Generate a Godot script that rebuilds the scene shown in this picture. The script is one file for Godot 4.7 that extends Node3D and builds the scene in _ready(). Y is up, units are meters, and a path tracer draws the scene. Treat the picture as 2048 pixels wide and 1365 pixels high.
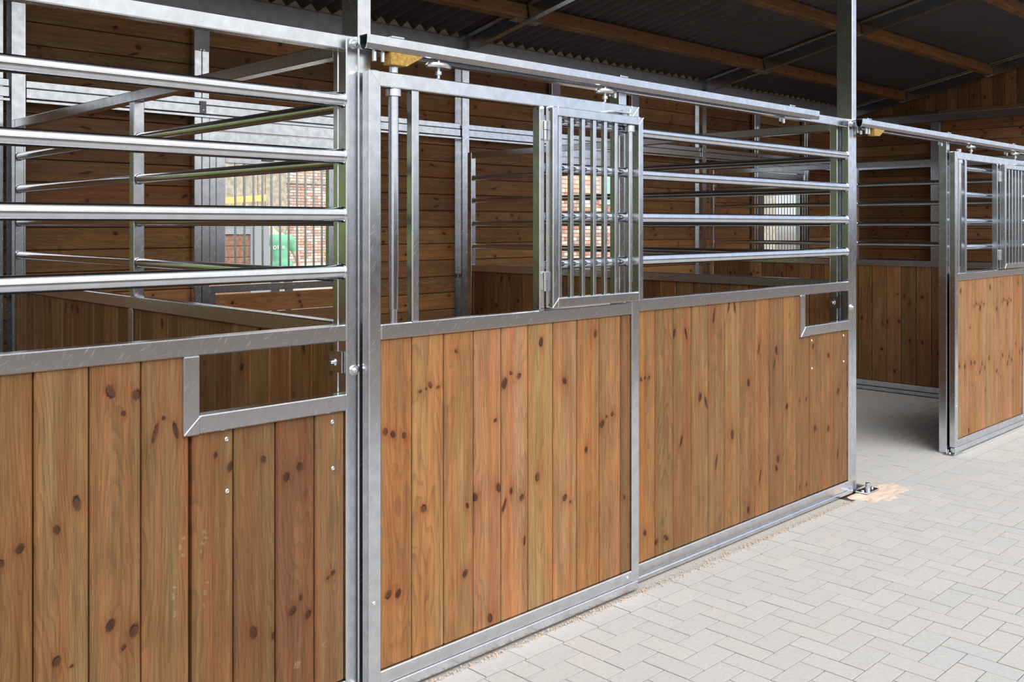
extends Node3D
# A row of galvanised steel and pine horse boxes under a lean-to roof. x runs along the stall fronts, y is up, z points out to the paved aisle.

# knots seen on the near boards: x, y, half width, half height in metres
const KA := [[1.048, 1.118, 0.014, 0.019], [1.117, 1.1, 0.013, 0.015], [1.082, 1.054, 0.007, 0.008], [1.174, 0.986, 0.012, 0.028], [1.232, 0.983, 0.012, 0.026], [1.197, 1.024, 0.006, 0.006], [0.958, 0.83, 0.01, 0.023], [0.907, 0.772, 0.009, 0.012], [0.816, 0.744, 0.01, 0.013], [0.772, 0.716, 0.009, 0.011], [1.048, 0.479, 0.016, 0.018], [1.111, 0.446, 0.014, 0.019], [1.082, 0.41, 0.007, 0.008], [0.908, 0.426, 0.011, 0.014], [0.944, 0.402, 0.005, 0.005], [1.352, 0.894, 0.006, 0.009], [1.4, 0.851, 0.01, 0.015], [1.511, 0.854, 0.009, 0.011], [1.593, 0.785, 0.011, 0.014], [1.641, 0.808, 0.011, 0.014], [1.478, 0.333, 0.013, 0.02], [1.546, 0.302, 0.007, 0.012], [1.615, 0.361, 0.013, 0.014], [1.669, 0.333, 0.011, 0.014], [1.644, 0.394, 0.005, 0.011], [1.765, 0.441, 0.008, 0.008], [1.746, 0.431, 0.006, 0.005]]
const KD := [[1.93, 0.885, 0.01, 0.013], [1.963, 0.871, 0.01, 0.013], [2.009, 0.859, 0.009, 0.012], [2.079, 1.001, 0.007, 0.005], [2.105, 1.008, 0.004, 0.005], [2.123, 1.019, 0.009, 0.012], [2.157, 1.006, 0.007, 0.005], [2.242, 1.125, 0.007, 0.007], [2.482, 0.983, 0.016, 0.022], [2.515, 1.018, 0.008, 0.008], [2.555, 1.002, 0.011, 0.011], [2.678, 1.121, 0.011, 0.019], [2.812, 0.955, 0.012, 0.014], [2.998, 1.129, 0.009, 0.016], [3.042, 0.751, 0.013, 0.017], [3.071, 0.776, 0.006, 0.006], [3.107, 0.783, 0.01, 0.01], [2.942, 0.66, 0.009, 0.012], [2.433, 0.852, 0.008, 0.007], [2.094, 0.595, 0.02, 0.015], [2.336, 0.588, 0.012, 0.016], [2.448, 0.601, 0.013, 0.017], [2.482, 0.53, 0.021, 0.026], [2.515, 0.575, 0.008, 0.013], [2.571, 0.538, 0.011, 0.013], [2.658, 0.602, 0.014, 0.017], [2.812, 0.49, 0.012, 0.014], [2.845, 0.468, 0.006, 0.006], [3.186, 0.42, 0.01, 0.011], [2.294, 0.564, 0.007, 0.011], [2.285, 0.324, 0.012, 0.014], [1.944, 0.341, 0.015, 0.015], [1.984, 0.333, 0.013, 0.015], [2.405, 0.129, 0.013, 0.017], [2.585, 0.372, 0.005, 0.019]]
const KB := [[3.628, 1.068, 0.023, 0.028], [3.719, 1.065, 0.02, 0.028], [3.95, 1.139, 0.03, 0.044], [4.08, 1.175, 0.022, 0.037], [4.13, 1.172, 0.023, 0.037], [4.358, 0.94, 0.039, 0.026], [4.531, 0.912, 0.02, 0.024], [4.511, 0.848, 0.02, 0.026], [3.832, 0.754, 0.033, 0.021], [3.882, 0.721, 0.025, 0.031], [4.258, 0.772, 0.038, 0.02], [4.925, 0.901, 0.017, 0.014], [5.098, 0.835, 0.018, 0.014], [5.211, 0.616, 0.018, 0.02], [4.825, 0.619, 0.016, 0.011], [4.638, 0.605, 0.026, 0.016], [4.112, 0.536, 0.045, 0.025], [3.683, 0.568, 0.02, 0.026], [4.942, 0.44, 0.028, 0.017], [5.098, 0.417, 0.024, 0.017], [3.971, 0.423, 0.022, 0.044], [4.372, 0.282, 0.029, 0.033], [4.546, 0.34, 0.02, 0.021], [4.531, 0.295, 0.02, 0.016], [4.258, 0.133, 0.023, 0.018], [3.559, 0.15, 0.011, 0.011], [4.825, 0.147, 0.016, 0.011], [5.211, 0.262, 0.024, 0.026], [3.383, 0.888, 0.007, 0.009], [3.408, 0.894, 0.007, 0.007], [3.437, 0.891, 0.007, 0.009], [3.408, 0.204, 0.011, 0.013], [3.567, 0.144, 0.011, 0.011], [3.492, 0.143, 0.011, 0.011]]

const BAY := 3.513           # distance between the steel posts
const POST_X := 1.885        # middle of the first post
const PITCH := 0.1395        # width of a board
const SLOPE := 0.208         # rise of the roof per metre towards the aisle

var M := {}
var gp := {}
var cache := {}
var used := {}
var rng := RandomNumberGenerator.new()


# ------------------------------------------------------------------ nodes
func numbered(called: String) -> String:
	if not used.has(called):
		used[called] = 0
		return called
	used[called] += 1
	return "%s_%03d" % [called, used[called]]


func thing(called: String, label: String, category: String, at: Vector3, group := "", kind := "") -> Node3D:
	var o := Node3D.new()
	o.name = numbered(called)
	add_child(o, true)
	o.position = at
	gp[o] = at
	if label: o.set_meta("label", label)
	if category: o.set_meta("category", category)
	if group: o.set_meta("group", group)
	if kind: o.set_meta("kind", kind)
	return o


func part(parent: Node3D, called: String, mesh: Mesh, mat: Material, at: Vector3, turn := Basis()) -> MeshInstance3D:
	var o := MeshInstance3D.new()
	o.name = called
	o.mesh = mesh
	o.material_override = mat
	o.transform = Transform3D(turn, at - gp[parent])
	parent.add_child(o, true)
	gp[o] = at
	return o


func box(parent: Node3D, called: String, mat: Material, x0: float, x1: float, y0: float, y1: float, z0: float, z1: float, ch := 0.0034) -> MeshInstance3D:
	return part(parent, called, box_mesh(Vector3(x1 - x0, y1 - y0, z1 - z0), ch), mat, Vector3(x0 + x1, y0 + y1, z0 + z1) / 2)


func rod(parent: Node3D, called: String, mat: Material, a: Vector3, b: Vector3, r: float, flare := 0.0, seg := 24) -> MeshInstance3D:
	var l := a.distance_to(b)
	var y := (b - a).normalized()
	var x := y.cross(Vector3.FORWARD if absf(y.z) < 0.9 else Vector3.UP).normalized()
	return part(parent, called, rod_mesh(r, l, flare, seg), mat, (a + b) / 2, Basis(x, y, x.cross(y)))


# ------------------------------------------------------------------ meshes
class Sheet:
	var v := PackedVector3Array()
	var n := PackedVector3Array()
	var t := PackedVector2Array()
	var c := PackedColorArray()

	func tri(p: Array, nn: Array, uv := [], col := Color.WHITE) -> void:
		var out: Vector3 = nn[0] + nn[1] + nn[2]
		var order := [0, 1, 2] if (p[2] - p[0]).cross(p[1] - p[0]).dot(out) > 0 else [0, 2, 1]
		for i in order:
			v.append(p[i])
			n.append(nn[i])
			t.append(uv[i] if uv else Vector2(p[i].x, p[i].y))
			c.append(col)

	func quad(p: Array, nn: Vector3, col := Color.WHITE, uv := []) -> void:
		tri([p[0], p[1], p[2]], [nn, nn, nn], [uv[0], uv[1], uv[2]] if uv else [], col)
		tri([p[0], p[2], p[3]], [nn, nn, nn], [uv[0], uv[2], uv[3]] if uv else [], col)

	func quad4(p: Array, nn: Array, col := Color.WHITE) -> void:
		tri([p[0], p[1], p[2]], [nn[0], nn[1], nn[2]], [], col)
		tri([p[0], p[2], p[3]], [nn[0], nn[2], nn[3]], [], col)

	func block(mid: Vector3, size: Vector3, ch: float, col := Color.WHITE, bottom := true, turn := Basis()) -> void:
		var h := size / 2
		for a in 3:
			var b := (a + 1) % 3
			var d := (a + 2) % 3
			for s in [-1.0, 1.0]:
				var nn := Vector3.ZERO
				nn[a] = s
				if not bottom and a == 1 and s < 0:
					continue
				var p := []
				for k in [[-1, -1], [1, -1], [1, 1], [-1, 1]]:
					var q := Vector3.ZERO
					q[a] = s * h[a]
					q[b] = k[0] * (h[b] - ch)
					q[d] = k[1] * (h[d] - ch)
					p.append(mid + turn * q)
				quad(p, turn * nn, col)
				if ch <= 0.0:
					continue
				for s2 in [-1.0, 1.0]:           # the chamfer between the faces a and b
					var e := []
					for k in [[0, -1], [0, 1], [1, 1], [1, -1]]:
						var q := Vector3.ZERO
						q[a] = s * (h[a] - (ch if k[0] else 0.0))
						q[b] = s2 * (h[b] - (0.0 if k[0] else ch))
						q[d] = k[1] * (h[d] - ch)
						e.append(mid + turn * q)
					var n2 := nn
					n2[b] = s2
					quad(e, turn * n2.normalized(), col)
		if ch > 0.0:
			for i in 8:
				var s := Vector3(1 if i & 1 else -1, 1 if i & 2 else -1, 1 if i & 4 else -1)
				if not bottom and s.y < 0:
					continue
				var p := []
				for a in 3:
					var q := s * (h - Vector3.ONE * ch)
					q[a] = s[a] * h[a]
					p.append(mid + turn * q)
				var nn := turn * s.normalized()
				tri(p, [nn, nn, nn], [], col)

	func mesh() -> ArrayMesh:
		var a := []
		a.resize(Mesh.ARRAY_MAX)
		a[Mesh.ARRAY_VERTEX] = v
		a[Mesh.ARRAY_NORMAL] = n
		a[Mesh.ARRAY_TEX_UV] = t
		a[Mesh.ARRAY_COLOR] = c
		var m := ArrayMesh.new()
		m.add_surface_from_arrays(Mesh.PRIMITIVE_TRIANGLES, a)
		return m


func box_mesh(size: Vector3, ch: float) -> ArrayMesh:
	var key := "b%.4f %.4f %.4f %.4f" % [size.x, size.y, size.z, ch]
	if not cache.has(key):
		var s := Sheet.new()
		s.block(Vector3.ZERO, size, minf(ch, minf(size.x, minf(size.y, size.z)) * 0.4))
		cache[key] = s.mesh()
	return cache[key]


# a turned shape about y: profile of (radius, height) points, with the normals of each span
func lathe(profile: Array, seg := 24) -> ArrayMesh:
	var s := Sheet.new()
	for i in profile.size() - 1:
		var a: Vector2 = profile[i]
		var b: Vector2 = profile[i + 1]
		var out := Vector2(b.y - a.y, a.x - b.x).normalized()
		for k in seg:
			var c0 := Vector3(cos(TAU * k / seg), 0, sin(TAU * k / seg))
			var c1 := Vector3(cos(TAU * (k + 1) / seg), 0, sin(TAU * (k + 1) / seg))
			var n0 := c0 * out.x + Vector3.UP * out.y
			var n1 := c1 * out.x + Vector3.UP * out.y
			var p := [c0 * a.x + Vector3.UP * a.y, c1 * a.x + Vector3.UP * a.y, c1 * b.x + Vector3.UP * b.y, c0 * b.x + Vector3.UP * b.y]
			if a.x > 0.0:
				s.tri([p[0], p[1], p[2]], [n0, n1, n1])
			if b.x > 0.0:
				s.tri([p[0], p[2], p[3]], [n0, n1, n0])
	return s.mesh()


func rod_mesh(r: float, l: float, flare: float, seg: int) -> ArrayMesh:
	var key := "r%.4f %.4f %.4f %d" % [r, l, flare, seg]
	if not cache.has(key):
		var h := l / 2
		if flare > 0.0:
			cache[key] = lathe([Vector2(0, -h), Vector2(r + flare, -h), Vector2(r + flare * 0.8, -h + flare), Vector2(r, -h + 2 * flare), Vector2(r, h - 2 * flare), Vector2(r + flare * 0.8, h - flare), Vector2(r + flare, h), Vector2(0, h)], seg)
		else:
			cache[key] = lathe([Vector2(0, -h), Vector2(r - 0.001, -h), Vector2(r, -h + 0.001), Vector2(r, h - 0.001), Vector2(r - 0.001, h), Vector2(0, h)], seg)
	return cache[key]


# an outline in the plane of x and y, drawn out along z
func extrude(outline: PackedVector2Array, l: float) -> ArrayMesh:
	var s := Sheet.new()
	var ccw := not Geometry2D.is_polygon_clockwise(outline)
	var count := outline.size()
	for i in count:
		var a := outline[i]
		var b := outline[(i + 1) % count]
		var d := (b - a).normalized()
		var nn := Vector3(d.y, -d.x, 0) * (1.0 if ccw else -1.0)
		s.quad([Vector3(a.x, a.y, -l / 2), Vector3(b.x, b.y, -l / 2), Vector3(b.x, b.y, l / 2), Vector3(a.x, a.y, l / 2)], nn)
	var f := Geometry2D.triangulate_polygon(outline)
	for i in range(0, f.size(), 3):
		for e in [-1.0, 1.0]:
			var p := []
			for k in 3:
				p.append(Vector3(outline[f[i + k]].x, outline[f[i + k]].y, e * l / 2))
			s.tri(p, [Vector3(0, 0, e), Vector3(0, 0, e), Vector3(0, 0, e)])
	return s.mesh()


func beam_outline(b: float, h: float, web: float, flange: float) -> PackedVector2Array:
	var x := b / 2
	var y := h / 2
	var w := web / 2
	return PackedVector2Array([Vector2(-x, -y), Vector2(x, -y), Vector2(x, -y + flange), Vector2(w, -y + flange), Vector2(w, y - flange), Vector2(x, y - flange), Vector2(x, y), Vector2(-x, y), Vector2(-x, y - flange), Vector2(-w, y - flange), Vector2(-w, -y + flange), Vector2(-x, -y + flange)])


# a board standing upright: width along x, length along y, grain from one strip of the wood picture
func board_mesh(w: float, l: float, t: float, strip: int, v0: float, flip: bool) -> ArrayMesh:
	var key := "w%.3f %.3f %.3f %d %.2f %s" % [w, l, t, strip, v0, flip]
	if cache.has(key):
		return cache[key]
	var s := Sheet.new()
	s.block(Vector3.ZERO, Vector3(w, l, t), 0.004)
	for i in s.v.size():
		var p := s.v[i]
		var u := clampf(p.x / w, -0.5, 0.5) + 0.5
		var along := p.y + l / 2
		if flip:
			u = 1.0 - u
		s.t[i] = Vector2((strip * 112 + 3 + u * 106) / 2048.0, 1.0 - (v0 + along) / 1.2)
	cache[key] = s.mesh()
	return cache[key]


const FACING := {"z": Basis(), "x": Basis(Vector3(0, 0, 1), Vector3(0, 1, 0), Vector3(-1, 0, 0)), "hz": Basis(Vector3(0, -1, 0), Vector3(1, 0, 0), Vector3(0, 0, 1)), "hx": Basis(Vector3(0, 1, 0), Vector3(0, 0, 1), Vector3(1, 0, 0))}


func board(parent: Node3D, mid: Vector3, w: float, l: float, t: float, facing: String, mat: String = "", strip := -1, v0 := -1.0) -> void:
	var which := mat
	if which == "":
		which = ["wood_a", "wood_b"][rng.randi() % 2]
	var s := strip if strip >= 0 else rng.randi() % 18
	var from := v0 if v0 >= 0 else snappedf(rng.randf() * maxf(0.0, 1.19 - l), 0.2)
	part(parent, "board", board_mesh(w - 0.004, l, t, s, from, strip < 0 and rng.randi() % 2 == 0), M[which], mid, FACING[facing])


# ------------------------------------------------------------------ camera, sky, order of building
const EYE := Vector3(0, 1.568, 2.621)
const FOCAL := 1917.7
const HORIZON := 452.8


func _ready() -> void:
	var cam := Camera3D.new()
	cam.name = "camera"
	add_child(cam)
	cam.position = EYE
	cam.rotation = Vector3(0, -asin(0.7002), 0)
	cam.near = 0.05
	cam.far = 300.0
	cam.projection = Camera3D.PROJECTION_FRUSTUM          # the photograph has a risen front: its uprights stay parallel
	cam.size = 1365.0 / FOCAL * cam.near
	cam.frustum_offset = Vector2(0, -(682.5 - HORIZON) / FOCAL * cam.near)
	cam.current = true
	var env := Environment.new()
	var sky := Sky.new()
	var sm := ProceduralSkyMaterial.new()                 # a bright overcast day
	sm.sky_top_color = Color(0.70, 0.79, 0.92)
	sm.sky_horizon_color = Color(0.82, 0.85, 0.89)
	sm.sky_curve = 0.35
	sm.ground_bottom_color = Color(0.5, 0.48, 0.45)
	sm.ground_horizon_color = Color(0.6, 0.58, 0.55)
	sm.sky_energy_multiplier = 1.0
	sky.sky_material = sm
	env.background_mode = Environment.BG_SKY
	env.sky = sky
	env.background_energy_multiplier = 1.0
	env.tonemap_mode = Environment.TONE_MAPPER_LINEAR
	env.tonemap_exposure = 1.44
	env.sdfgi_enabled = true
	env.ssao_enabled = true
	env.ssil_enabled = true
	var we := WorldEnvironment.new()
	we.name = "world"
	we.environment = env
	add_child(we)
	var sun := DirectionalLight3D.new()                   # the sun behind thin cloud: a wide, soft glow high over the yard
	sun.name = "veiled_sun"
	sun.light_color = Color(1.0, 0.995, 0.985)
	sun.light_energy = 0.85
	sun.light_angular_distance = 60.0
	sun.shadow_enabled = true
	add_child(sun)
	sun.look_at_from_position(Vector3(-1.5, 8.5, 7.4), Vector3.ZERO)
	rng.seed = 12
	materials()
	pavers()
	back_wall()
	gable()
	roof()
	var shut := thing("wall_left", "", "", Vector3(-5.2, 0, -1.8), "", "structure")
	box(shut, "planking", M.fence_wood, -5.25, -5.2, 0.0, 4.0, -3.6, 1.0, 0.0)
	var a_edges := [-0.245, -0.133, 0.0075, 0.148, 0.2885, 0.429, 0.5695]
	a_edges.append_array(A_EDGES)
	front_panel("near stall front at the left with wide pine boards and round bars", -0.295, 1.858, -1.55, a_edges, "wood_a", -7, -0.088)
	var b_edges := [3.268]
	b_edges.append_array(B_EDGES)
	front_panel("stall front right of the near sliding door, reaching to the far post", 3.218, 5.372, 1.916, b_edges, "wood_b", -1)
	var c_edges := []
	for e in B_EDGES:
		c_edges.append(e + 3.513)
	c_edges[0] = 6.82
	c_edges[-1] = 8.839
	front_panel("far stall front half hidden behind the open sliding door", 6.77, 8.883, 5.43, c_edges, "wood_b", 3)
	sliding_door("near sliding stall door with pine boards, closed, its barred window folded open", 1.859, D_EDGES, "wood_a", [8, 9, 10, 11, 12, 13, 14, 15, 16, 17])
	sliding_door("far sliding stall door at the right edge, pushed open", 6.762, D_EDGES, "wood_a", [13, 11, 9, 12, 13, 14, 9, 12, 15, 11])
	door_track("galvanised track above the near sliding door", 1.838, 4.83, [1.972, 3.167, 4.56], 2.002)
	door_track("galvanised track at the right above the open stall", 5.338, 8.35, [5.45, 6.64, 7.9], 5.56)
	var d_edges := []
	for e in B_EDGES:
		d_edges.append(e + 7.026)
	d_edges[0] = 10.294
	front_panel("stall front beyond the right edge, before the end wall", 10.244, 12.398, 8.942, d_edges, "wood_b", 5)
	sliding_door("closed sliding stall door beyond the right edge", 8.885, D_EDGES, "wood_a", [10, 12, 14, 9, 11, 13, 15, 8, 16, 10])
	door_track("galvanised track beyond the right edge, before the end wall", 8.864, 11.856, [9.0, 10.2, 11.6], 9.03)
	partition("first partition with round bars and boards, behind the near stall front at the left", 1.835, -0.076, -0.047)
	partition("second partition, behind the stall front right of the near door", 5.346)
	partition("third partition, seen through the doorway of the open stall", 8.885)
	partition("partition left of the picture, closing off the first stall", -1.678)
	for n in 4:
		var where: String = ["out of the picture to the left", "between the near stall front and the near sliding door", "between the near stall and the open stall", "beyond the open stall"][n]
		steel_post("tall galvanised post " + where, 1.886 + BAY * (n - 1), -0.1, -0.001, 3.76, false)
		steel_post("back wall post " + where, 1.875 + BAY * (n - 1), -3.533, -3.43, 3.03, true)
	steel_post("back wall post in the corner by the end wall", 1.875 + BAY * 3 - 0.02, -3.533, -3.43, 3.03, true)
	open_doorway()
	for n in [1, 2, 3]:
		rear_door(2.981 + 3.503 * (n - 1), ["", "rear stable door with barred window behind the near stall", "rear stable door of the open stall with its upper leaf open", "rear stable door with barred window behind the farthest stall"][n], n % 2 == 1)
	floor_guide("steel floor guide with a pin standing in the sand by the far post", 5.47, 0.045)
	floor_guide("steel floor guide under the corner of the open sliding door", 6.80, 0.03)
	outside()
	person()


# ------------------------------------------------------------------ pictures and materials
const A_EDGES := [0.710, 0.851, 0.992, 1.134, 1.275, 1.414, 1.556, 1.697, 1.811]
const D_EDGES := [1.908, 2.045, 2.187, 2.328, 2.466, 2.608, 2.747, 2.888, 3.027, 3.165, 3.230]
const B_EDGES := [3.345, 3.485, 3.624, 3.764, 3.903, 4.043, 4.182, 4.322, 4.461, 4.600, 4.740, 4.880, 5.018, 5.158, 5.298, 5.326]
const TONES := [[141, 99, 58], [153, 107, 65], [148, 103, 64], [144, 100, 62], [142, 98, 59], [132, 91, 56], [133, 86, 55], [146, 101, 65],
	[168, 114, 69], [182, 128, 79], [172, 118, 73], [184, 126, 83], [187, 129, 86], [180, 132, 83], [179, 125, 82], [176, 118, 71], [170, 118, 75], [142, 98, 63],
	[168, 113, 66], [152, 108, 66], [151, 105, 64], [160, 113, 70], [154, 107, 68], [166, 118, 72], [152, 107, 66], [168, 112, 66], [148, 104, 66], [162, 114, 68], [152, 105, 66], [150, 103, 63], [160, 110, 66], [146, 101, 64], [156, 108, 68],
	[160, 104, 62], [150, 98, 58], [168, 116, 70]]
# pale sole prints and scuffs on the near boards: x, y, half width, half height, turn
const SCUFFS := [[1.254, 0.671, 0.0058, 0.0034, 0], [1.245, 0.646, 0.0037, 0.0073, 0], [1.254, 0.622, 0.0064, 0.0049, 0.3], [1.314, 0.674, 0.0044, 0.0064, -0.3], [1.319, 0.657, 0.0071, 0.0029, 0.3], [1.311, 0.642, 0.0071, 0.0044, 0.4], [1.304, 0.619, 0.0049, 0.0049, -0.3], [1.227, 0.535, 0.0052, 0.0029, 0], [1.225, 0.511, 0.0037, 0.0083, 0], [1.229, 0.461, 0.0037, 0.0098, 0], [1.325, 0.524, 0.0055, 0.0024, 0.2], [1.319, 0.496, 0.0044, 0.0083, 0], [1.314, 0.46, 0.0027, 0.0064, 0], [1.734, 0.224, 0.0113, 0.0022, -0.7], [1.736, 0.21, 0.0073, 0.0012, -0.5], [1.631, 0.185, 0.0108, 0.0108, 0.2]]
var strips := []


func strip_knots(i: int) -> Array:
	var edges: Array = A_EDGES if i < 8 else D_EDGES if i < 18 else B_EDGES
	var knots: Array = KA if i < 8 else KD if i < 18 else KB
	var at := i if i < 8 else i - 8 if i < 18 else i - 18
	var out := []
	if at < edges.size() - 1 and i < 33:
		var w: float = edges[at + 1] - edges[at]
		for k in knots:
			if k[0] >= edges[at] and k[0] < edges[at + 1]:
				out.append([(k[0] - edges[at]) / w, k[1], k[2] / w, k[3]])
	if i >= 32:
		var r := RandomNumberGenerator.new()
		r.seed = 900 + i
		for k in 5:
			out.append([r.randf_range(0.12, 0.88), r.randf_range(0.05, 1.1), r.randf_range(0.05, 0.12), r.randf_range(0.008, 0.022)])
	return out


func wood_strip(i: int) -> void:
	const W := 112
	const H := 1024
	var r := RandomNumberGenerator.new()
	r.seed = 40 + i * 7
	var low := FastNoiseLite.new()
	low.seed = i * 3 + 1
	low.frequency = 0.03
	low.fractal_octaves = 3
	var fine := FastNoiseLite.new()
	fine.seed = i * 5 + 2
	fine.frequency = 0.08
	fine.fractal_octaves = 2
	var rings := r.randf_range(5.0, 12.0)
	var arch := r.randf_range(-30.0, 30.0) if i % 3 else r.randf_range(-6.0, 6.0)
	var lean := r.randf_range(-7.0, 7.0)
	var heart := r.randf_range(-0.35, 0.35)
	var strength := r.randf_range(0.09, 0.18)
	var warp := PackedFloat32Array()
	warp.resize(W * H)
	var dark := warp.duplicate()
	var halo := warp.duplicate()
	for k in strip_knots(i):
		var cx: float = k[0] * W
		var cy: float = (1.0 - k[1] / 1.2) * H
		var rx := clampf(k[2] * W * 0.86, 1.8, 8.5)
		var ry := clampf(k[3] / 1.2 * H * 0.86, 2.2, 27.0)
		var long := ry > 19.0                                  # a branch cut along its length: a slanting wing
		var tilt := r.randf_range(0.7, 1.3) * (1.0 if k[0] < 0.5 else -1.0) if long else r.randf_range(-0.35, 0.35)
		if long:
			rx *= 0.6
		var core := r.randf_range(0.32, 0.66)
		var rim := r.randf_range(0.75, 1.0)
		var turn := r.randf() * TAU
		for y in range(maxi(0, int(cy - 10 * ry)), mini(H, int(cy + 10 * ry))):
			for x in range(maxi(0, int(cx - 6 * rx)), mini(W, int(cx + 6 * rx))):
				var dy := (y - cy) / ry
				var dx := (x - cx) / rx + tilt * dy
				var o := y * W + x
				var d := sqrt(dx * dx + dy * dy)
				warp[o] += 1.6 * dx / (dx * dx + 0.12 * dy * dy + 1.0)
				halo[o] = maxf(halo[o], exp(-d * 0.62) * 0.95)
				if d < 1.6:
					d *= 1.0 + 0.22 * fine.get_noise_2d(x * 2.2 + 77.0, y * 2.2)
					var side := 0.60 + 0.40 * sin(atan2(dy, dx) + turn)
					var deep := core + 0.14 * sin(d * 17.0) if d < 0.74 else maxf(core, rim * side) if d < 1.0 else rim * side * maxf(0.0, 1.0 - (d - 1.0) / 0.34)
					dark[o] = maxf(dark[o], deep)
	var pale := PackedFloat32Array()
	pale.resize(W * H)
	if i < 8:
		var wide: float = A_EDGES[i + 1] - A_EDGES[i]
		for k in SCUFFS:
			if k[0] < A_EDGES[i] - 0.01 or k[0] > A_EDGES[i + 1] + 0.01:
				continue
			var c := Vector2((k[0] - A_EDGES[i]) / wide * W, (1.0 - k[1] / 1.2) * H)
			for y in range(int(c.y) - 30, int(c.y) + 30):
				for x in range(maxi(0, int(c.x) - 30), mini(W, int(c.x) + 30)):
					var d := Vector2((x - c.x) / W * wide, (y - c.y) / H * 1.2).rotated(-k[4])
					if absf(d.x) < k[2] and absf(d.y) < k[3]:
						pale[y * W + x] = clampf(0.22 + fine.get_noise_2d(x * 3.0, y * 3.0) * 0.9, 0.0, 0.4)
	var tone: Array = TONES[i]
	var bytes := PackedByteArray()
	bytes.resize(W * H * 3)
	for y in H:
		for x in W:
			var o := y * W + x
			var wx := float(x) / W - 0.5
			var wy := float(y) / H * 1.2
			var nl := low.get_noise_2d(x * 0.3, y * 0.05)
			var ns := low.get_noise_2d(x * 1.6 + 300.0, y * 0.03)
			var q := rings * wx + arch * (wx - heart) * (wx - heart) + lean * wy + nl * 2.4 + warp[o]
			var f := fposmod(q, 1.0)
			var ring := f * f * f
			if f > 0.9:
				ring *= (1.0 - f) * 10.0
			var val := 1.04 - ring * strength * 1.3 + fine.get_noise_2d(x * 9.0, y * 0.09) * 0.18 + ns * 0.12 + nl * 0.05 + low.get_noise_2d(x * 0.5 + 900.0, y * 0.09) * 0.09
			var red := low.get_noise_2d(x * 0.7 + 500.0, y * 0.02) * 0.2
			var hh := halo[o]
			var dk := dark[o]
			var cr: float = tone[0] * val * (1.0 + red * 0.2) * (1.0 - 0.14 * hh)
			var cg: float = tone[1] * val * (1.0 - red * 0.5) * (1.0 - 0.34 * hh)
			var cb: float = tone[2] * val * (1.0 - red * 0.9) * (1.0 - 0.42 * hh)
			var pl := pale[o]
			cr = lerpf(cr, 226.0, pl)
			cg = lerpf(cg, 206.0, pl)
			cb = lerpf(cb, 184.0, pl)
			bytes[o * 3] = clampi(int(lerpf(cr, 42.0, dk)), 0, 255)
			bytes[o * 3 + 1] = clampi(int(lerpf(cg, 26.0, dk)), 0, 255)
			bytes[o * 3 + 2] = clampi(int(lerpf(cb, 19.0, dk)), 0, 255)
	strips[i] = Image.create_from_data(W, H, false, Image.FORMAT_RGB8, bytes)


func wood_pictures() -> Array:
	strips.resize(36)
	var task := WorkerThreadPool.add_group_task(wood_strip, 36)
	WorkerThreadPool.wait_for_group_task_completion(task)
	var out := []
	for a in 2:
		var im := Image.create(2048, 1024, false, Image.FORMAT_RGB8)
		for k in 18:
			im.blit_rect(strips[a * 18 + k], Rect2i(0, 0, 112, 1024), Vector2i(k * 112, 0))
		out.append(ImageTexture.create_from_image(im))
	strips.clear()
	return out


func seamless(freq: float, sd: int, octaves := 4, size := 256) -> PackedByteArray:
	var f := FastNoiseLite.new()
	f.seed = sd
	f.frequency = freq
	f.fractal_octaves = octaves
	var im := f.get_seamless_image(size, size)
	im.convert(Image.FORMAT_L8)
	return im.get_data()


# zinc: cloudy patches crossed by slanting drip and wipe marks
func zinc_pictures() -> Array:
	const S := 512
	var cloud := seamless(0.02, 11, 5)
	var speck := seamless(0.2, 13, 2)
	var marks := PackedFloat32Array()
	marks.resize(S * S)
	var r := RandomNumberGenerator.new()
	r.seed = 31
	for i in 1500:
		var p := Vector2(r.randf(), r.randf()) * S
		var lean := r.randf_range(0.9, 1.25) if r.randf() < 0.8 else r.randf_range(0.1, 2.4)
		var d := Vector2(cos(lean), -sin(lean))
		var l := int(r.randf_range(10, 70))
		var width := 1 + r.randi() % 4
		var power := r.randf_range(-0.5, 1.0) * r.randf()
		for k in l:
			var fade := sin(PI * (k + 0.5) / l) * power
			p += d + Vector2(r.randf_range(-0.25, 0.25), 0)
			for w in width:
				marks[posmod(int(p.y), S) * S + posmod(int(p.x) + w, S)] += fade * 0.5
	var a := PackedByteArray()
	a.resize(S * S * 3)
	var b := PackedByteArray()
	b.resize(S * S)
	for y in S:
		for x in S:
			var o := y * S + x
			var c := cloud[(y / 2) * 256 + x / 2] / 255.0 - 0.5
			var s := speck[(y & 255) * 256 + (x & 255)] / 255.0 - 0.5
			var k := clampf(marks[o], -0.6, 1.0)
			var v := 0.855 + c * 0.08 + s * 0.012 + k * 0.10
			a[o * 3] = clampi(int(255 * (v - 0.014)), 0, 255)
			a[o * 3 + 1] = clampi(int(255 * v), 0, 255)
			a[o * 3 + 2] = clampi(int(255 * (v + 0.026)), 0, 255)
			b[o] = clampi(int(255 * (0.215 - c * 0.07 + absf(k) * 0.16)), 30, 200)
	return [ImageTexture.create_from_image(Image.create_from_data(S, S, false, Image.FORMAT_RGB8, a)), ImageTexture.create_from_image(Image.create_from_data(S, S, false, Image.FORMAT_L8, b))]


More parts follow.
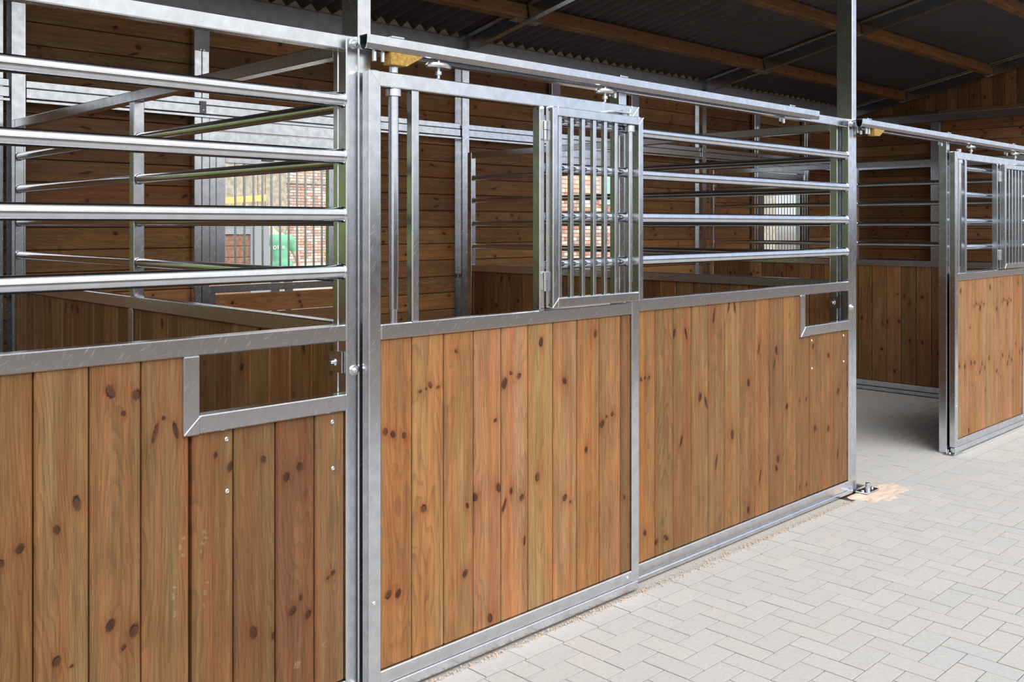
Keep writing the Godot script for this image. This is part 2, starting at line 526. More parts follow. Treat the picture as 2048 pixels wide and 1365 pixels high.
func grain(freq: float, sd: int, dark: Color, light: Color, octaves := 4) -> NoiseTexture2D:
	var f := FastNoiseLite.new()
	f.seed = sd
	f.frequency = freq
	f.fractal_octaves = octaves
	var g := Gradient.new()
	g.set_color(0, dark)
	g.set_color(1, light)
	var t := NoiseTexture2D.new()
	t.width = 512
	t.height = 512
	t.seamless = true
	t.noise = f
	t.color_ramp = g
	return t


func matter(called: String, c: Color, rough: float, metal := 0.0) -> StandardMaterial3D:
	var m := StandardMaterial3D.new()
	m.resource_name = called
	m.albedo_color = c
	m.roughness = rough
	m.metallic = metal
	M[called] = m
	return m


func spread(m: StandardMaterial3D, tex: Texture2D, scale: float) -> StandardMaterial3D:
	m.albedo_texture = tex
	m.uv1_triplanar = true
	m.uv1_world_triplanar = true
	m.uv1_scale = Vector3.ONE * scale
	return m


func materials() -> void:
	var wood := wood_pictures()
	for k in 2:
		var m := matter(["wood_a", "wood_b"][k], WOOD_TINT, 0.62)
		m.metallic_specular = 0.35
		m.albedo_texture = wood[k]
	var zinc := zinc_pictures()
	var z := spread(matter("zinc", ZINC_TINT, 1.0, 1.0), zinc[0], 2.6)
	z.roughness_texture = zinc[1]
	z.roughness_texture_channel = BaseMaterial3D.TEXTURE_CHANNEL_RED
	var zt := z.duplicate() as StandardMaterial3D         # drawn tube is smoother than the folded box sections
	zt.resource_name = "zinc_tube"
	zt.roughness = 0.72
	M.zinc_tube = zt
	matter("bright_zinc", Color(0.90, 0.91, 0.92), 0.28, 1.0)
	spread(matter("sheet_steel", Color(0.66, 0.65, 0.67), 0.55, 0.45), grain(0.02, 5, Color(0.86, 0.86, 0.88), Color.WHITE), 0.8)
	matter("black", Color(0.03, 0.03, 0.03), 0.8)
	spread(matter("roof_under", Color(0.38, 0.36, 0.36), 0.75), grain(0.01, 6, Color(0.8, 0.8, 0.8), Color.WHITE), 0.5)
	matter("roof_red", Color(0.40, 0.10, 0.08), 0.7)
	spread(matter("stop_wood", Color(0.74, 0.61, 0.30), 0.55), grain(0.02, 7, Color(0.72, 0.66, 0.55), Color.WHITE), 6.0)
	var tints := [Color(0.70, 0.694, 0.688), Color(0.692, 0.687, 0.682), Color(0.708, 0.70, 0.691), Color(0.688, 0.686, 0.685), Color(0.704, 0.692, 0.682)]
	var stone := grain(0.05, 8, Color(0.93, 0.93, 0.93), Color.WHITE, 5)
	for k in 5:
		spread(matter("paver_%d" % k, tints[k], 0.85), stone, 1.7)
	var pv := spread(matter("paver_mix", Color.WHITE, 0.85), stone, 1.7)
	pv.vertex_color_use_as_albedo = true
	spread(matter("joint_sand", Color(0.27, 0.26, 0.25), 0.95), grain(0.2, 9, Color(0.7, 0.7, 0.7), Color.WHITE), 3.0)
	spread(matter("sand", Color(0.84, 0.775, 0.725), 0.95), grain(0.12, 10, Color(0.86, 0.82, 0.78), Color.WHITE), 5.0)
	spread(matter("kerb", Color(0.66, 0.65, 0.64), 0.9), grain(0.06, 15, Color(0.82, 0.80, 0.77), Color.WHITE), 2.5)
	spread(matter("soil", Color(0.52, 0.46, 0.40), 0.95), grain(0.02, 16, Color(0.75, 0.72, 0.7), Color.WHITE), 0.4)
	spread(matter("gravel", Color(0.80, 0.78, 0.74), 0.95), grain(0.05, 17, Color(0.8, 0.8, 0.8), Color.WHITE), 0.5)
	spread(matter("leaves", Color(0.74, 0.82, 0.54), 0.7), grain(0.03, 18, Color(0.45, 0.5, 0.4), Color.WHITE), 0.5)
	spread(matter("lawn", Color(0.68, 0.78, 0.46), 0.9), grain(0.05, 19, Color(0.7, 0.7, 0.6), Color.WHITE), 0.5)
	spread(matter("fence_wood", Color(0.44, 0.36, 0.30), 0.8), grain(0.02, 20, Color(0.7, 0.68, 0.66), Color.WHITE), 0.7)
	spread(matter("weathered", Color(0.80, 0.77, 0.71), 0.9), grain(0.02, 22, Color(0.72, 0.70, 0.66), Color.WHITE), 0.6)
	spread(matter("mortar", Color(0.94, 0.91, 0.88), 0.95), grain(0.05, 23, Color(0.85, 0.85, 0.85), Color.WHITE), 1.0)
	var br := spread(matter("brick", Color.WHITE, 0.9), grain(0.05, 24, Color(0.82, 0.82, 0.82), Color.WHITE), 2.0)
	br.vertex_color_use_as_albedo = true
	for k in 3:
		spread(matter("tile_%d" % k, [Color(0.96, 0.80, 0.72), Color(0.94, 0.76, 0.67), Color(0.97, 0.85, 0.78)][k], 0.85), M["brick"].albedo_texture, 2.0)
	matter("foam", Color(0.80, 0.73, 0.66), 0.9)
	matter("teal", Color(0.65, 0.80, 0.77), 0.3)
	matter("pale_paint", Color(0.86, 0.86, 0.84), 0.7)
	matter("yellow_paint", Color(0.95, 0.79, 0.50), 0.7)
	matter("crate_grey", Color(0.62, 0.64, 0.67), 0.6)
	spread(matter("crate_wood", Color(0.66, 0.52, 0.44), 0.8), grain(0.02, 25, Color(0.75, 0.7, 0.68), Color.WHITE), 1.5)
	matter("skin", Color(0.90, 0.66, 0.58), 0.6)
	matter("shirt", Color(0.20, 0.52, 0.34), 0.9)
	matter("trousers", Color(0.20, 0.22, 0.27), 0.9)
	matter("white_print", Color(0.92, 0.92, 0.92), 0.8)


const WOOD_TINT := Color(0.79, 0.82, 0.84)
const ZINC_TINT := Color(1.0, 1.0, 1.0)


# ------------------------------------------------------------------ stall fronts
func bolt_mesh() -> ArrayMesh:
	if not cache.has("bolt"):
		cache["bolt"] = lathe([Vector2(0, -0.004), Vector2(0.0165, -0.004), Vector2(0.0165, 0.0015), Vector2(0.0155, 0.0025), Vector2(0.0085, 0.0025), Vector2(0.0085, 0.0075), Vector2(0.006, 0.0105), Vector2(0, 0.0115)], 20)
	return cache["bolt"]


func screw_mesh() -> ArrayMesh:
	if not cache.has("screw"):
		cache["screw"] = lathe([Vector2(0, -0.003), Vector2(0.0072, -0.003), Vector2(0.0072, 0.001), Vector2(0.005, 0.003), Vector2(0.0028, 0.0032), Vector2(0.0025, 0.0016), Vector2(0, 0.0016)], 16)
	return cache["screw"]


const OUT := Basis(Vector3(1, 0, 0), Vector3(0, 0, 1), Vector3(0, -1, 0))      # y of a turned part points out of the front
const LEFT := Basis(Vector3(0, 1, 0), Vector3(-1, 0, 0), Vector3(0, 0, 1))     # ... or along -x
const BAR_Y := [1.984, 1.797, 1.606, 1.418]


func front_panel(label: String, xl: float, xr: float, rail_from: float, edges: Array, mat: String, first: int, tab_z := -0.118) -> Node3D:
	var t := thing("stall_front_panel", label, "stall panel", Vector3((xl + xr) / 2, 0, -0.025), "fixed stall fronts")
	var z: Material = M.zinc
	box(t, "top_rail", z, rail_from, xr - 0.047, 2.147, 2.195, -0.048, 0.0)
	box(t, "stile", z, xl, xl + 0.05, 0.0, 2.147, -0.055, 0.0)
	box(t, "stile", z, xr - 0.047, xr, 0.0, 2.195, -0.045, 0.0)
	for y in BAR_Y:
		rod(t, "bar", M.zinc_tube, Vector3(xl + 0.05, y, -0.024), Vector3(xr - 0.047, y, -0.024), 0.0242, 0.003, 40)
	box(t, "middle_rail", z, xl + 0.05, xr - 0.047, 1.192, 1.245, -0.048, 0.0)
	box(t, "sill", z, xl + 0.05, xr - 0.047, 0.026, 0.078, -0.048, 0.0)
	box(t, "floor_channel", z, xl + 0.02, xr - 0.01, 0.004, 0.026, -0.05, 0.009)
	var fx := xr - 0.606                                         # the feed opening in the upper corner
	box(t, "feed_frame_upright", z, fx, fx + 0.05, 0.962, 1.192, -0.046, 0.003)
	box(t, "feed_frame_rail", z, fx + 0.05, xr - 0.047, 0.964, 1.018, -0.046, 0.003)
	var seam := part(t, "weld_seam", box_mesh(Vector3(0.004, 0.066, 0.003), 0.001), M.bright_zinc, Vector3(fx + 0.025, 0.990, 0.003), Basis(Vector3(0, 0, 1), -PI / 4))
	seam.set_meta("label", "bright welded mitre of the feed opening frame")
	for i in edges.size() - 1:
		var a: float = edges[i]
		var b: float = edges[i + 1]
		var cut: float = clampf(fx + 0.03, a, b)
		var strip := posmod(i + first, 18)
		if cut - a > 0.012:
			board(t, Vector3((a + cut) / 2, 0.637, -0.027), cut - a, 1.116, 0.034, "z", mat, strip, 0.079)
		if b - cut > 0.012:
			board(t, Vector3((cut + b) / 2, 0.524, -0.027), b - cut, 0.888, 0.034, "z", mat, strip, 0.08)
	for p in [[-0.017, 1.093], [-0.017, 2.169]]:
		part(t, "bolt", bolt_mesh(), M.bright_zinc, Vector3(xr + p[0], p[1], 0.003), OUT)
	for p in [[-0.467, 0.934], [-0.095, 0.932], [-0.465, 0.779], [-0.093, 0.781]]:
		part(t, "screw", screw_mesh(), M.bright_zinc, Vector3(xr + p[0], p[1], -0.009), OUT)
	# the tab that ties the panel to the partition behind it
	var tab := box(t, "hinge_tab", z, xr - 0.055, xr - 0.049, 1.085, 1.155, tab_z, tab_z + 0.072, 0.001)
	part(tab, "bolt", bolt_mesh(), M.bright_zinc, Vector3(xr - 0.056, 1.118, tab_z + 0.023), LEFT)
	return t


func sliding_door(label: String, x: float, edges: Array, mat: String, list: Array) -> Node3D:
	var t := thing("sliding_door", label, "stall door", Vector3(x + 0.71, 0, 0.04), "sliding stall doors")
	var z: Material = M.zinc
	var w := 1.420
	box(t, "stile", z, x, x + 0.049, 0.048, 2.082, 0.02, 0.06)
	box(t, "stile", z, x + w - 0.049, x + w, 0.048, 2.082, 0.02, 0.06)
	box(t, "top_rail", z, x + 0.049, x + w - 0.049, 2.031, 2.082, 0.02, 0.06)
	box(t, "middle_rail", z, x + 0.049, x + w - 0.049, 1.192, 1.243, 0.02, 0.06)
	box(t, "bottom_rail", z, x + 0.049, x + w - 0.049, 0.049, 0.097, 0.02, 0.06)
	box(t, "skirt", z, x + 0.004, x + w - 0.004, 0.009, 0.046, 0.024, 0.0585)
	for s in [[x + 0.0245, PI / 4], [x + w - 0.0245, -PI / 4]]:
		part(t, "weld_seam", box_mesh(Vector3(0.0025, 0.068, 0.002), 0.001), M.bright_zinc, Vector3(s[0], 2.0565, 0.06), Basis(Vector3(0, 0, 1), s[1]))
	for i in edges.size() - 1:
		var a: float = edges[i]
		var b: float = edges[i + 1]
		board(t, Vector3(x - 1.859 + (a + b) / 2, 0.645, 0.036), b - a, 1.094, 0.03, "z", mat, list[i], 0.098)
	box(t, "window_stile", z, x + 0.179, x + 0.21, 1.243, 2.031, 0.027, 0.06)
	box(t, "window_stile", z, x + 0.803, x + 0.831, 1.243, 2.031, 0.02, 0.06)
	for y in BAR_Y:
		rod(t, "bar", M.zinc_tube, Vector3(x + 0.831, y, 0.04), Vector3(x + 1.371, y, 0.04), 0.0213, 0.002, 28)
	# the pipe bolt at the closing side
	var lock := rod(t, "lock_pipe", M.zinc_tube, Vector3(x + 0.114, 1.288, 0.04), Vector3(x + 0.114, 2.031, 0.04), 0.0172)
	rod(lock, "collar", M.bright_zinc, Vector3(x + 0.114, 2.004, 0.04), Vector3(x + 0.114, 2.028, 0.04), 0.026)
	rod(lock, "inner_pipe", z, Vector3(x + 0.114, 1.243, 0.04), Vector3(x + 0.114, 1.288, 0.04), 0.0135)
	rod(lock, "pipe_head", z, Vector3(x + 0.114, 2.082, 0.04), Vector3(x + 0.114, 2.104, 0.04), 0.0165)
	# the barred window, folded back flat against the door
	var g := part(t, "window_grille", box_mesh(Vector3(0.562 - 0.06, 0.034, 0.041), 0.0025), z, Vector3(x + 1.112, 2.013, 0.0835))
	g.set_meta("label", "barred window of the door, folded open on its hinges")
	box(g, "frame_side", z, x + 0.831, x + 0.861, 1.253, 2.030, 0.063, 0.104)
	box(g, "frame_side", z, x + 1.363, x + 1.393, 1.253, 2.030, 0.063, 0.104)
	box(g, "frame_rail", z, x + 0.861, x + 1.363, 1.253, 1.290, 0.063, 0.104)
	for s in [[x + 0.846, 2.013, PI / 4, 0.048], [x + 1.378, 2.013, -PI / 4, 0.048], [x + 0.846, 1.271, -PI / 4, 0.05]]:
		part(g, "weld_seam", box_mesh(Vector3(0.0025, s[3], 0.002), 0.001), M.bright_zinc, Vector3(s[0], s[1], 0.104), Basis(Vector3(0, 0, 1), s[2]))
	for i in 6:
		var bx := x + 0.884 + 0.0682 * i
		box(g, "bar", z, bx - 0.0095, bx + 0.0095, 1.290, 1.996, 0.075, 0.094, 0.002)
	rod(g, "latch_rod", z, Vector3(x + 1.322, 1.335, 0.085), Vector3(x + 1.322, 1.994, 0.085), 0.0125)
	rod(g, "latch_rod_foot", z, Vector3(x + 1.322, 1.290, 0.085), Vector3(x + 1.322, 1.335, 0.085), 0.009)
	rod(g, "latch_collar", M.bright_zinc, Vector3(x + 1.322, 1.965, 0.085), Vector3(x + 1.322, 1.992, 0.085), 0.0225, 0.0, 6)
	rod(g, "latch_head", M.bright_zinc, Vector3(x + 1.322, 2.030, 0.085), Vector3(x + 1.322, 2.062, 0.085), 0.0105)
	box(t, "catch_plate", M.bright_zinc, x + 1.205, x + 1.322, 2.040, 2.046, 0.058, 0.098, 0.001)
	for y in [1.936, 1.352]:
		var h := rod(t, "hinge", M.bright_zinc, Vector3(x + 0.822, y - 0.035, 0.068), Vector3(x + 0.822, y + 0.004, 0.068), 0.0085, 0.0, 16)
		rod(h, "hinge_knuckle", M.bright_zinc, Vector3(x + 0.822, y + 0.005, 0.068), Vector3(x + 0.822, y + 0.040, 0.068), 0.0095, 0.0, 16)
		box(h, "hinge_leaf", M.bright_zinc, x + 0.822, x + 0.8312, y - 0.03, y + 0.036, 0.070, 0.088, 0.001)
	for p in [[x + 0.803, 1.252], [x + 0.803, 2.022], [x + 0.179, 1.252], [x + 0.179, 2.022]]:
		rod(t, "vent_hole", M.black, Vector3(p[0] - 0.0006, p[1], 0.048), Vector3(p[0] + 0.002, p[1], 0.048), 0.0042, 0.0, 12)
	for y in [1.265, 2.017]:
		rod(g, "vent_hole", M.black, Vector3(x + 0.8304, y, 0.083), Vector3(x + 0.833, y, 0.083), 0.0042, 0.0, 12)
	for p in [[x + 0.012, 0.33], [x + 1.34, 0.075]]:
		part(t, "rivet", screw_mesh(), M.bright_zinc, Vector3(p[0] if p[0] > x + 0.1 else x + 0.02, p[1], 0.0595), OUT)
	# the two trolleys that carry the door in its track
	for tx in [0.298, 1.196]:
		var hanger := rod(t, "hanger_bolt", M.bright_zinc, Vector3(x + tx, 2.082, 0.055), Vector3(x + tx, 2.146, 0.055), 0.006, 0.0, 12)
		rod(hanger, "nut", M.bright_zinc, Vector3(x + tx, 2.095, 0.055), Vector3(x + tx, 2.108, 0.055), 0.0125, 0.0, 6)
		rod(hanger, "nut", M.bright_zinc, Vector3(x + tx, 2.122, 0.055), Vector3(x + tx, 2.133, 0.055), 0.0125, 0.0, 6)
		part(hanger, "trolley_plate", lathe([Vector2(0, -0.003), Vector2(0.038, -0.006), Vector2(0.042, 0.002), Vector2(0.034, 0.012), Vector2(0, 0.014)], 20), M.bright_zinc, Vector3(x + tx, 2.124, 0.055), Basis(Vector3(1.35, 0, 0), Vector3(0, 0.9, 0), Vector3(0, 0, 0.7)))
	return t


func door_track(label: String, x0: float, x1: float, clips: Array, stop_x: float) -> void:
	var t := thing("door_track", label, "track", Vector3((x0 + x1) / 2, 2.146, 0.057), "sliding door tracks")
	var o := PackedVector2Array()
	for p in [[-0.021, 0.046], [0.021, 0.046], [0.021, 0.018], [0.017, 0.002], [0.013, 0.0], [0.008, 0.0], [0.008, 0.003], [0.0125, 0.003], [0.018, 0.018], [0.018, 0.043], [-0.018, 0.043], [-0.018, 0.018], [-0.0125, 0.003], [-0.008, 0.003], [-0.008, 0.0], [-0.013, 0.0], [-0.017, 0.002], [-0.021, 0.018]]:
		o.append(Vector2(p[0], p[1]))
	part(t, "rail", extrude(o, x1 - x0), M.zinc, Vector3((x0 + x1) / 2, 2.146, 0.057), Basis(Vector3(0, 0, -1), Vector3(0, 1, 0), Vector3(1, 0, 0)))
	for cx in clips:
		var c := box(t, "bracket", M.zinc, cx - 0.026, cx + 0.026, 2.1955, 2.203, 0.0, 0.07, 0.002)
		box(c, "bracket_back", M.zinc, cx - 0.026, cx + 0.026, 2.12, 2.192, 0.001, 0.007, 0.001)
		rod(c, "bolt", M.bright_zinc, Vector3(cx, 2.112, 0.015), Vector3(cx, 2.134, 0.015), 0.008, 0.0, 12)
	var w := PackedVector2Array([Vector2(-0.068, 0.0), Vector2(0.0, 0.0), Vector2(0.064, 0.036), Vector2(0.064, 0.040), Vector2(-0.068, 0.040)])
	var s := part(t, "stop_block", extrude(w, 0.042), M.stop_wood, Vector3(stop_x, 2.105, 0.057))
	s.set_meta("label", "yellow wedge-shaped wooden door stop under the track")
	for k in 2:
		rod(t, "stop_bolt", M.bright_zinc, Vector3(stop_x - 0.115 + 0.035 * k, 2.112, 0.05), Vector3(stop_x - 0.115 + 0.035 * k, 2.15, 0.05), 0.0075, 0.0, 12)


func partition(label: String, xc: float, zn := -0.116, zf := -0.069) -> void:
	var t := thing("stall_partition", label, "partition", Vector3(xc, 0, -1.7), "partitions between the stalls")
	var z: Material = M.zinc
	var a := xc - 0.025
	var b := xc + 0.025
	box(t, "stile", z, a, b, 0.0, 2.18, zn, zf)
	box(t, "stile", z, a, b, 0.0, 2.18, -3.335, -3.285)
	box(t, "top_rail", z, a, b, 2.132, 2.18, -3.285, zn)
	box(t, "cap_rail", z, a, b, 1.194, 1.25, -3.285, zn)
	box(t, "upright", z, a, b, 1.25, 2.132, -1.71, -1.66)
	box(t, "upright", z, a, b, 0.1, 1.194, -1.725, -1.675)
	box(t, "sill", z, a, b, 0.045, 0.1, -3.285, zn)
	box(t, "floor_channel", z, a - 0.006, b + 0.006, 0.006, 0.043, -3.285, zn)
	for y in BAR_Y:
		for s in [[zn, -1.66], [-1.71, -3.285]]:
			rod(t, "bar", M.zinc_tube, Vector3(xc, y - 0.016, s[0]), Vector3(xc, y - 0.016, s[1]), 0.0213, 0.003, 28)
	for s in [[zn, -1.675], [-1.725, -3.285]]:
		var n := ceili((s[0] - s[1]) / PITCH)
		for i in n:
			var z0: float = s[0] - i * PITCH
			var z1: float = maxf(s[1], z0 - PITCH)
			board(t, Vector3(xc, 0.647, (z0 + z1) / 2), z0 - z1, 1.096, 0.034, "x", "", -1, 0.02)


func steel_post(label: String, x: float, z0: float, z1: float, top: float, back: bool) -> void:
	var t := thing("steel_post", label, "post", Vector3(x, 0, (z0 + z1) / 2), "steel posts of the frame")
	if back:
		part(t, "column", extrude(beam_outline(0.076, z1 - z0, 0.006, 0.008), top), M.zinc, Vector3(x, top / 2, (z0 + z1) / 2), Basis(Vector3(1, 0, 0), Vector3(0, 0, -1), Vector3(0, 1, 0)))
		for y in [2.405, 2.345]:
			part(t, "bolt", screw_mesh(), M.bright_zinc, Vector3(x - 0.004, y, (z0 + z1) / 2), LEFT)
		box(t, "cleat", M.zinc, x - 0.036, x - 0.008, 1.13, 1.17, z1 - 0.05, z1 - 0.02, 0.001)
	else:
		box(t, "column", M.zinc, x - 0.0265, x + 0.0265, 0.0, top, z0, z1, 0.004)
		box(t, "foot_plate", M.zinc, x - 0.026, x + 0.06, 0.0, 0.008, z0 - 0.05, z1 - 0.002, 0.002)


# ------------------------------------------------------------------ back and side of the building
# the first stall stands wide open to the green behind it; only its mirror image shows
func open_doorway() -> void:
	var t := thing("rear_doorway", "wide open rear doorway of the first stall at the left edge", "door frame", Vector3(0.0, 0, -3.48))
	for x in [-0.95, 0.90]:
		box(t, "frame_post", M.zinc, x, x + 0.05, 0.0, 2.318, -3.505, -3.458)
	box(t, "header", M.zinc, -0.90, 0.90, 2.222, 2.316, -3.50, -3.462)
	box(t, "lower_leaf", M.zinc, -0.90, 0.90, 1.113, 1.16, -3.51, -3.462)
	for i in 8:
		for s in [[-0.90, 0.0], [0.0, 0.90]]:
			board(t, Vector3((s[0] + s[1]) / 2, 1.044 - 0.138 * i, -3.5), 0.138, 0.9, 0.028, "hz")
	box(t, "side_post", M.zinc, 1.70, 1.80, 0.0, 3.0, -3.505, -3.45)


func rear_door(m: float, label: String, barred: bool) -> void:
	var t := thing("rear_stable_door", label, "door", Vector3(m + 0.64, 0, -3.48), "rear stable doors")
	var z: Material = M.zinc
	for o in [0.0, 0.055, 1.18, 1.235]:
		box(t, "frame_post", z, m + o, m + o + 0.052, 0.0, 2.318, -3.505, -3.458)
		box(t, "frame_post_top", z, m + o, m + o + 0.052, 2.432, 2.945, -3.505, -3.458)
	for o in [0.0, 1.18]:
		var cap := box(t, "cap_plate", M.sheet_steel, m + o, m + o + 0.107, 2.75, 2.90, -3.458, -3.454, 0.001)
		for k in 2:
			part(cap, "screw", screw_mesh(), M.bright_zinc, Vector3(m + o + 0.042 + 0.024 * k, 2.757, -3.453), OUT)
	box(t, "header", z, m + 0.108, m + 1.179, 2.222, 2.316, -3.50, -3.462)
	box(t, "header", z, m + 0.108, m + 1.179, 2.128, 2.218, -3.50, -3.470)
	if barred:
		box(t, "leaf_stile", z, m + 0.115, m + 0.160, 1.17, 2.062, -3.51, -3.468)
		box(t, "leaf_stile", z, m + 1.138, m + 1.172, 1.17, 2.062, -3.51, -3.468)
		box(t, "leaf_rail", z, m + 0.115, m + 1.172, 2.064, 2.122, -3.51, -3.468)
		box(t, "leaf_rail", z, m + 0.162, m + 1.136, 1.17, 1.21, -3.51, -3.468)
		var s := box(t, "window_sash", z, m + 0.166, m + 0.235, 1.214, 2.056, -3.525, -3.475)
		box(s, "sash_stile", z, m + 1.077, m + 1.132, 1.214, 2.056, -3.525, -3.475)
		box(s, "sash_rail", z, m + 0.235, m + 1.077, 2.004, 2.05, -3.525, -3.475)
		box(s, "sash_rail", z, m + 0.235, m + 1.077, 1.22, 1.26, -3.525, -3.475)
		box(s, "latch", M.sheet_steel, m + 0.52, m + 0.60, 2.03, 2.075, -3.475, -3.45)
		for i in 11:
			rod(s, "bar", z, Vector3(m + 0.321 + 0.0707 * i, 1.26, -3.5), Vector3(m + 0.321 + 0.0707 * i, 2.004, -3.5), 0.0078, 0.0, 14)
	box(t, "lower_rail", z, m + 0.115, m + 1.172, 1.113, 1.16, -3.51, -3.462)
	box(t, "lower_stile", z, m + 0.115, m + 0.160, 0.03, 1.113, -3.51, -3.47)
	box(t, "lower_stile", z, m + 1.127, m + 1.172, 0.03, 1.113, -3.51, -3.47)
	for i in 8:
		var top := 1.098 - 0.138 * i
		var low := maxf(0.03, top - 0.138)
		board(t, Vector3(m + 0.6435, (top + low) / 2, -3.5), top - low, 0.965, 0.028, "hz")


func back_wall() -> void:
	var w := thing("wall_back", "", "", Vector3(3.6, 0, -3.55), "", "structure")
	for n in [-1, 0, 1, 2]:
		var left: float = 1.875 + BAY * n + 0.004
		var m: float = 2.981 + 3.503 * n
		var right: float = 1.875 + BAY * (n + 1) - 0.004
		var a: float = m + 0.10 if n >= 0 else -0.92
		var b: float = m + 1.187 if n >= 0 else 0.93
		for i in 22:
			var y := 0.042 + 0.138 * i + 0.069
			for s in [[left, a, 0], [b, right, 0], [a, b, 1]]:
				if s[2] and y < 2.36:
					continue
				board(w, Vector3((s[0] + s[1]) / 2, y, -3.550), 0.138, s[1] - s[0], 0.03, "hz")
		# the tongues that close the joints from behind
		box(w, "joint_backing", M.fence_wood, left, a, 0.04, 3.08, -3.575, -3.566, 0.0)
		box(w, "joint_backing", M.fence_wood, b, right, 0.04, 3.08, -3.575, -3.566, 0.0)
		box(w, "joint_backing", M.fence_wood, a, b, 2.30, 3.08, -3.575, -3.566, 0.0)
	for n in [-1, 0, 1, 2]:
		var g := thing("wall_girt", ["galvanised double rail on the back wall left of the first partition", "galvanised double rail on the back wall of the near stall", "galvanised double rail on the back wall of the open stall", "galvanised double rail on the back wall of the farthest stall"][n + 1], "rail", Vector3(1.875 + BAY * (n + 0.5), 2.3, -3.47), "rails along the back wall")
		var x0: float = 1.875 + BAY * n + 0.045
		var x1: float = 1.875 + BAY * (n + 1) - 0.045
		box(g, "upper_rail", M.zinc, x0, x1, 2.388, 2.432, -3.5, -3.447)
		box(g, "lower_rail", M.zinc, x0, x1, 2.326, 2.385, -3.5, -3.443)
		box(g, "lip", M.zinc, x0, x1, 2.302, 2.318, -3.457, -3.437, 0.001)
		var cx: float = 2.981 + 3.503 * n + 0.053
		for o in [0.0, 1.18]:
			var c := box(g, "clip", M.sheet_steel, cx + o - 0.022, cx + o + 0.022, 2.33, 2.41, -3.443, -3.438, 0.001)
			part(c, "screw", screw_mesh(), M.bright_zinc, Vector3(cx + o, 2.35, -3.437), OUT)


func roof_y(z: float) -> float:
	return 3.04 + SLOPE * (z + 3.41)          # underside of the rafters


func gable() -> void:
	var w := thing("wall_right", "", "", Vector3(12.5, 0, -1.2), "", "structure")
	for i in 22:
		var y := 0.02 + 0.138 * i + 0.069
		for s in [[-3.53, -2.345], [-2.335, -1.22], [-1.22, -0.1], [-0.1, 1.0]]:
			board(w, Vector3(12.53, y, (s[0] + s[1]) / 2), 0.138, s[1] - s[0] - 0.002, 0.03, "hx")
	for i in 33:
		var zz := -3.5 + PITCH * (i + 0.5)
		var top := roof_y(zz) + 0.13
		if top > 3.06:
			board(w, Vector3(12.56, (2.98 + top) / 2, zz), PITCH, top - 2.98, 0.03, "x")
	box(w, "joint_backing", M.fence_wood, 12.58, 12.6, 0.0, 4.4, -3.55, 1.0, 0.0)
	var g := thing("gable_rail", "dark galvanised rail across the end wall under the upright boards", "rail", Vector3(12.48, 2.9, -1.2))
	part(g, "beam", extrude(beam_outline(0.06, 0.1, 0.006, 0.007), 4.6), M.zinc, Vector3(12.478, 2.96, -1.2))
	var g2 := thing("gable_girt", "galvanised double rail on the end wall behind the farthest stall", "rail", Vector3(12.48, 2.3, -1.2))
	for s in [[-3.42, -2.40], [-2.28, 1.0]]:
		box(g2, "upper_rail", M.zinc, 12.45, 12.50, 2.388, 2.432, s[0], s[1])
		box(g2, "lower_rail", M.zinc, 12.445, 12.50, 2.326, 2.385, s[0], s[1])
	var p := thing("gable_post", "galvanised post against the end wall seen above the open stall", "post", Vector3(12.46, 0, -2.34))
	part(p, "column", extrude(beam_outline(0.1, 0.08, 0.006, 0.008), 2.9), M.zinc, Vector3(12.46, 1.45, -2.34), Basis(Vector3(0, 0, 1), Vector3(-1, 0, 0), Vector3(0, -1, 0)))


